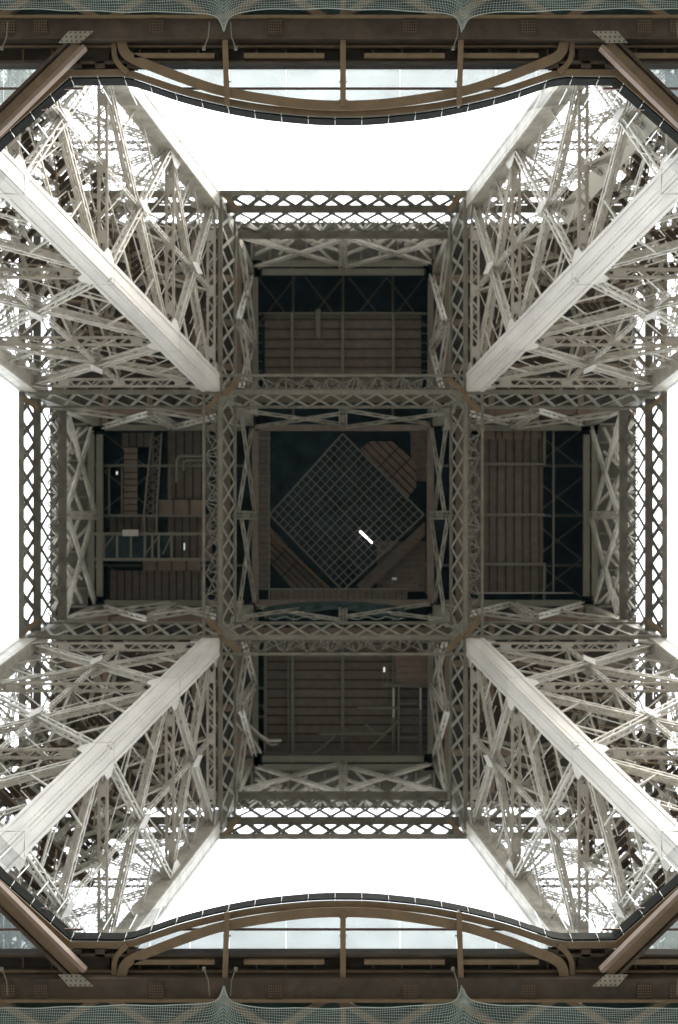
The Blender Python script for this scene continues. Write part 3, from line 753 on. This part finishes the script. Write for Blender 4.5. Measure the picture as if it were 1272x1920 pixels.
# ------------------------------------------------------------------ first floor
H1 = 57.0; K1 = H1 / F
def smooth(pts, n=5):
    P = [V(p) for p in pts]; out = []
    for i in range(len(P) - 1):
        p0, p1, p2, p3 = P[max(i - 1, 0)], P[i], P[i + 1], P[min(i + 2, len(P) - 1)]
        for k in range(n):
            t = k / n; out.append(tuple(.5 * ((2 * p1) + (p2 - p0) * t + (2 * p0 - 5 * p1 + 4 * p2 - p3) * t * t + (3 * p1 - p0 - 3 * p2 + p3) * t ** 3)))
    out.append(tuple(P[-1])); return out
def FP(u, v, sy, h=H1): return V((u * K1, sy * v * K1 , h))     # photo pixels from the axis at that height
rim = [(-834, 500), (-643, 703), (-513, 818), (-418, 819), (-393, 815)]
arc = [(-393, 815), (-352, 801), (-313, 788), (-265, 775), (-216, 764), (-160, 754), (-100, 747), (-50, 743), (0, 742)]
half = rim + arc[1:]
full = rim[:4] + smooth(arc + [(-u, v) for u, v in arc[-2::-1]], 3) + [(-u, v) for u, v in rim[3::-1]]
def resample(pts, step):
    out = []; carry = 0
    for (p, q) in zip(pts[:-1], pts[1:]):
        p, q = V(p), V(q); L = (q - p).length; d = carry
        while d < L: out.append(((p + (q - p) * (d / L)), (q - p).normalized())); d += step
        carry = d - L
    return out
# platform slab (square ring) beyond the frame
rt = thing('first_platform', 'broad dark platform slab round the glazed opening', 'platform')
I0, O0 = 915 * K1, 33.0
for k, (x0, y0, x1, y1) in enumerate(((-O0, -O0, O0, -I0), (-O0, I0, O0, O0), (-O0, -I0, -13.8, I0), (13.8, -I0, O0, I0))):
    mb = MB(); mb.box(x0, y0, 57.9, x1, y1, 58.3); part('slab', mb, 'brown_dark', rt)
for sy, nm in ((-1, 'top'), (1, 'bottom')):
    rt = thing('ring_beam', 'brown curved rim beam of the octagonal opening at the %s of the photo' % nm, 'beam', group='rim beams of the octagonal opening')
    P = [FP(u, v, sy) for u, v in full]
    part('bottom_flange', MB().strip(P, .19, .04), 'brown', rt)
    part('web', MB().strip([p + V((0, 0, .05)) for p in P], .05, .5), 'brown', rt)
    P2 = [FP(u, v - 9, sy, H1 + .1) for u, v in full]
    part('fascia', MB().strip(P2, .05, .9), 'gutter', rt)
    P3 = [FP(u, v - 6.2, sy, H1 + .02) for u, v in full]
    part('edge_angle', MB().strip(P3, .035, .05), 'pipe', rt)
    for (p, t) in resample([(u, v - 10.5) for u, v in full], 50.5):
        nrm = V((t.y, -t.x)); q = p + (nrm if nrm.y < 0 else -nrm) * 2
        mb = MB(); mb.beam(FP(p.x, p.y + 4, sy, H1), FP(q.x, q.y, sy, H1 + .7), .014, .07, (0, 0, 1)); part('fin', mb, 'fin', rt)
    # curved inner beam under the glass
    cb = [(-413, 876), (-412, 862), (-408, 850), (-397, 839), (-362, 824), (-291, 797), (-220, 775), (-115, 757), (-40, 750), (40, 750), (115, 757), (220, 775), (291, 797), (362, 824), (397, 839), (408, 850), (412, 862), (413, 876)]
    cb = smooth([(u, v + 4) for u, v in cb])
    rt = thing('curved_beam', 'olive brown curved inner beam under the glass floor at the %s' % nm, 'beam', group='curved inner beams')
    part('beam_flange', MB().strip([FP(u, v, sy, H1 - .25) for u, v in cb], .30, .04), 'brown', rt)
    part('beam_web', MB().strip([FP(u, v, sy, H1 - .2) for u, v in cb], .06, .42), 'brown', rt)
    for sx in (-1, 1):
        pts = [(-429, 878), (-428, 850), (-424, 838), (-416, 828), (-404, 818)]
        part('end_curl', MB().strip([FP(sx * -u, v, sy, H1 - .12) for u, v in pts], .16, .3), 'brown', rt)
    # corner hip beams on the 45 degree edges
    for sx in (-1, 1):
        side = 'left' if sx < 0 else 'right'
        rt = thing('hip_beam', 'twin brown beam crossing the %s %s corner to a riveted plate' % (nm, side), 'beam', group='corner hip beams')
        for (u0, v0, u1, v1, ww, hh, m) in ((-490, 862, -800, 560, .34, H1 - .45, 'brown'), (-478, 856, -800, 537, .12, H1 - .62, 'rust'), (-502, 873, -800, 580, .1, H1 - .5, 'brown_dark')):
            mb = MB(); mb.beam(FP(-sx * u0, v0, sy, hh), FP(-sx * u1, v1, sy, hh), ww, .3 if ww > .2 else .45); part('beam_member', mb, m, rt)
        pl = [(-527, 862), (-486, 862), (-462, 884), (-508, 884)]
        mb = MB(); mb.prism([FP(-sx * u, v, sy, H1 - .75) for u, v in pl], (0, 0, .03)); o = part('splice_plate', mb, 'cross', rt)
        rv = MB()
        for k in range(5):
            for j in range(3):
                p = FP(-sx * (-520 + k * 9 + j * 8), 865 + j * 8, sy, H1 - .78); rv.box(p.x - .02, p.y - .02, p.z - .01, p.x + .02, p.y + .02, p.z + .02)
        part('rivets', rv, 'brown_dark', o, 'stuff')
    # glass floor
    rt = thing('glass_floor', 'pale blue glass floor strip between rim and girder at the %s' % nm, 'glass floor', group='glass floors')
    def rimv(u):
        for (p, q) in zip(full[:-1], full[1:]):
            if p[0] <= u <= q[0]: return p[1] + (q[1] - p[1]) * (u - p[0]) / (q[0] - p[0])
        return 500
    edges = [-834, -643, -560, -513, -430, -366, -290, -216, -108, 0, 108, 216, 290, 366, 430, 513, 560, 643, 834]
    for e0, e1 in zip(edges[:-1], edges[1:]):
        n = 4; top = [(e0 + (e1 - e0) * i / n) for i in range(n + 1)]
        pts = [FP(u, rimv(u) + 3, sy, H1 + .62) for u in top] + [FP(e1 - .3, 838, sy, H1 + .62), FP(e0 + .3, 838, sy, H1 + .62)]
        part('pane', MB().prism(pts, (0, 0, .02)), 'floorglass', rt)
    for v, u0, u1 in ((796, -330, 330), (796, -834, -492), (796, 492, 834), (757, -834, -560), (757, 560, 834)):
        mb = MB(); mb.beam(FP(u0, v, sy, H1 + .56), FP(u1, v, sy, H1 + .56), .06, .1); part('mullion', mb, 'mullion', rt)
    for u in (-108, 108, -560, 560):
        pass
    # cross beams running out from the rim
    for u, v1 in ((-216, 905), (0, 985), (216, 905)):
        lab = ('left', 'middle', 'right')[(u > 0) + (u >= 0)]
        rt = thing('cross_beam', 'slim brown beam, %s of three crossing the glass at the %s' % (lab, nm), 'beam', group='slim beams across the glass')
        mb = MB(); mb.beam(FP(u, 752, sy, H1 - .35), FP(u * (1.02 if u else 1), v1, sy, H1 - .5), .17, .04); part('flange', mb, 'brown', rt)
        mb = MB(); mb.beam(FP(u, 752, sy, H1 - .12), FP(u * (1.02 if u else 1), v1, sy, H1 - .25), .05, .4); part('web', mb, 'brown', rt)
        for k, vv in enumerate((762, 796, 834, 862, 890)):
            mb = MB(); mb.beam(FP(u - 7.5, vv, sy, H1 - .33), FP(u + 7.5, vv, sy, H1 - .33), .03, .03); part('clip', mb, 'brown_dark', rt)
    # glass balustrade standing on the rim
    rt = thing('glass_balustrade', 'clear glass parapet with thin posts on the %s rim' % nm, 'balustrade', group='glass parapets')
    rs = resample([(u, v - 12) for u, v in full], 50.5)
    for (A, B) in zip(rs[:-1], rs[1:]):
        p, q = FP(A[0].x, A[0].y, sy, H1 + 1.3), FP(B[0].x, B[0].y, sy, H1 + 1.3); dz = V((0, 0, 2.2))
        dr = (q - p).normalized() * .02; inw = V((0, -sy * .05, 0))
        mb = MB(); mb.prism([p + dr, q - dr, q - dr + dz, p + dr + dz], inw * .4); part('pane', mb, 'railglass', rt)
        mb = MB(); mb.beam(p, p + dz, .03, .03, (1, 0, 0)); part('post', mb, 'fin', rt)
    # edge girder assembly
    rt = thing('edge_girder', 'deep dark brown riveted box girder behind the glass at the %s' % nm, 'girder', group='deep edge girders')
    def FB(u0, v0, u1, v1, h0, h1, m, name, par=None):
        p, q = FP(u0, v0, sy), FP(u1, v1, sy); mb = MB()
        mb.box(min(p.x, q.x), min(p.y, q.y), h0, max(p.x, q.x), max(p.y, q.y), h1); return part(name, mb, m, par or rt)
    U = 900
    FB(-U, 872, U, 912, H1 - .6, H1 + .6, 'brown_dark', 'box_girder')
    FB(-U, 834, U, 839, H1 - .1, H1 + .7, 'brown_dark', 'glass_edge_angle')
    FB(-U, 839, U, 872, H1 + .55, H1 + .7, 'brown_dark', 'recess_plate')
    FB(-U, 866, U, 870.5, H1 + .05, H1 + .25, 'brown', 'conduit_rail')
    FB(-U, 909, U, 914, H1 - .75, H1 - .6, 'brown', 'girder_lip')
    for x in range(-880, 881, 55):
        FB(x, 840, x + 3, 871, H1 + .3, H1 + .54, 'brown', 'stiffener')
    for c_ in (-U, -390, -185, 40, 215, 520):
        for (u0, u1) in ((c_ + 0, c_ + 150),):
            if -760 < u0: FB(u0, 842, u1, 851, H1 - .25, H1 + .1, 'brown', 'strip_light_housing')
    for x in (-620, -560, -345, -125, 125, 345, 560, 620):
        o = FB(x - 15, 880, x + 12, 910, H1 - .66, H1 - .61, 'brown_dark', 'rivet_plate'); rv = MB()
        for k in range(6):
            for j in range(5):
                p = FP(x - 12 + k * 4.4, 884 + j * 5, sy, H1 - .68); rv.box(p.x - .014, p.y - .014, p.z - .012, p.x + .014, p.y + .014, p.z + .02)
        part('rivets', rv, 'brown', o, 'stuff')
    for x in (-500, -455, 455, 500, -395, 395): FB(x - 9, 826, x + 9, 840, H1 - .1, H1 + .3, 'brown_dark', 'end_block')
    FB(-505, 822, -395, 872, H1 + .3, H1 + .52, 'brown_dark', 'corner_plate'); FB(395, 822, 505, 872, H1 + .3, H1 + .52, 'brown_dark', 'corner_plate')
    # small bent lamp brackets
    for u, d, lab in ((-255, 1, 'left of centre'), (-200, -1, 'beside the left slim beam'), (-628, 1, 'far left'), (205, 1, 'right of centre'), (625, -1, 'far right')):
        mb = MB(); mb.tube([FP(u + 8 * d, 900, sy, H1 - .8), FP(u + 6 * d, 872, sy, H1 - .8), FP(u - 2 * d, 850, sy, H1 - .85)], .016, 6)
        rt2 = thing('lamp_bracket', 'small bent grey pipe bracket under the %s girder, %s' % (nm, lab), 'bracket')
        part('arm', mb, 'pipe', rt2); mb = MB(); p = FP(u - 2 * d, 850, sy, H1 - .85); mb.box(p.x - .05, p.y - .05, p.z - .06, p.x + .05, p.y + .05, p.z + .04); part('lamp_head', mb, 'pipe', rt2)
    # netting strung under the platform
    rt = thing('safety_net', 'green-white safety net strung below the platform along the %s edge' % nm, 'net', group='safety nets')
    cell = 4.2; N = int(1560 / cell); J = 26
    def npnt(i, j):
        u = -780 + i * cell; v = 913 + j * cell
        d0 = min((abs(u - c_), c_) for c_ in (-221, 221)); k_ = math.exp(-(d0[0] / 46.0) ** 2) * max(0, 1 - j / 15.0)
        v2 = v - 27 * math.exp(-(d0[0] / 20.0) ** 2) * max(0, 1 - j / 13.0) + 3 * math.sin((u + 200) / 95.0) * (1 - j / J)
        u2 = u + (d0[1] - u) * .80 * k_
        h = H1 - 1.3 - .5 * math.sin(j / J * 1.6) + .7 * k_ + .06 * math.sin(u / 17 + j)
        return FP(u2 * h / H1 * H1 / h, v2, sy, h)
    G = [[npnt(i, j) for j in range(J + 1)] for i in range(N + 1)]
    mb = MB()
    for i in range(N + 1):
        for j in range(J + 1):
            if j < J: mb.beam(G[i][j], G[i][j + 1], .010, .010)
            if i < N: mb.beam(G[i][j], G[i + 1][j], .011, .011)
    part('netting', mb, 'cord', rt, 'stuff')
    part('border_cord', MB().tube([G[i][0] for i in range(0, N + 1)], .016, 5), 'cord', rt)
    # deck beams behind the net
    rt = thing('deck_bracing', 'brown diagonal bracing seen through the net at the %s edge' % nm, 'bracing', group='bracing behind the nets')
    for u in range(-880, 881, 215):
        for d in (1, -1):
            mb = MB(); mb.beam(FP(u, 915, sy, H1 + .3), FP(u + d * 150, 1010, sy, H1 + .3), .22, .3); part('diagonal', mb, 'brown', rt)
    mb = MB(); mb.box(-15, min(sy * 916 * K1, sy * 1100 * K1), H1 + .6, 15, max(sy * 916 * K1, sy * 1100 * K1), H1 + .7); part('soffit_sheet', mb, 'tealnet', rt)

# ------------------------------------------------------------------ air
mb = MB(); mb.box(-60, -60, -2.6, 60, 60, 140)
hz = part('haze', mb, 'wire', None, 'stuff'); hm = bpy.data.materials.new('haze'); hm.use_nodes = True
for n in list(hm.node_tree.nodes):
    if n.type != 'OUTPUT_MATERIAL': hm.node_tree.nodes.remove(n)
pv = hm.node_tree.nodes.new('ShaderNodeVolumePrincipled'); pv.inputs['Density'].default_value = .00003; pv.inputs['Color'].default_value = (.45, .85, 1, 1)
hm.node_tree.links.new(pv.outputs[0], [n for n in hm.node_tree.nodes if n.type == 'OUTPUT_MATERIAL'][0].inputs['Volume'])
hz.data.materials.clear(); hz.data.materials.append(hm)
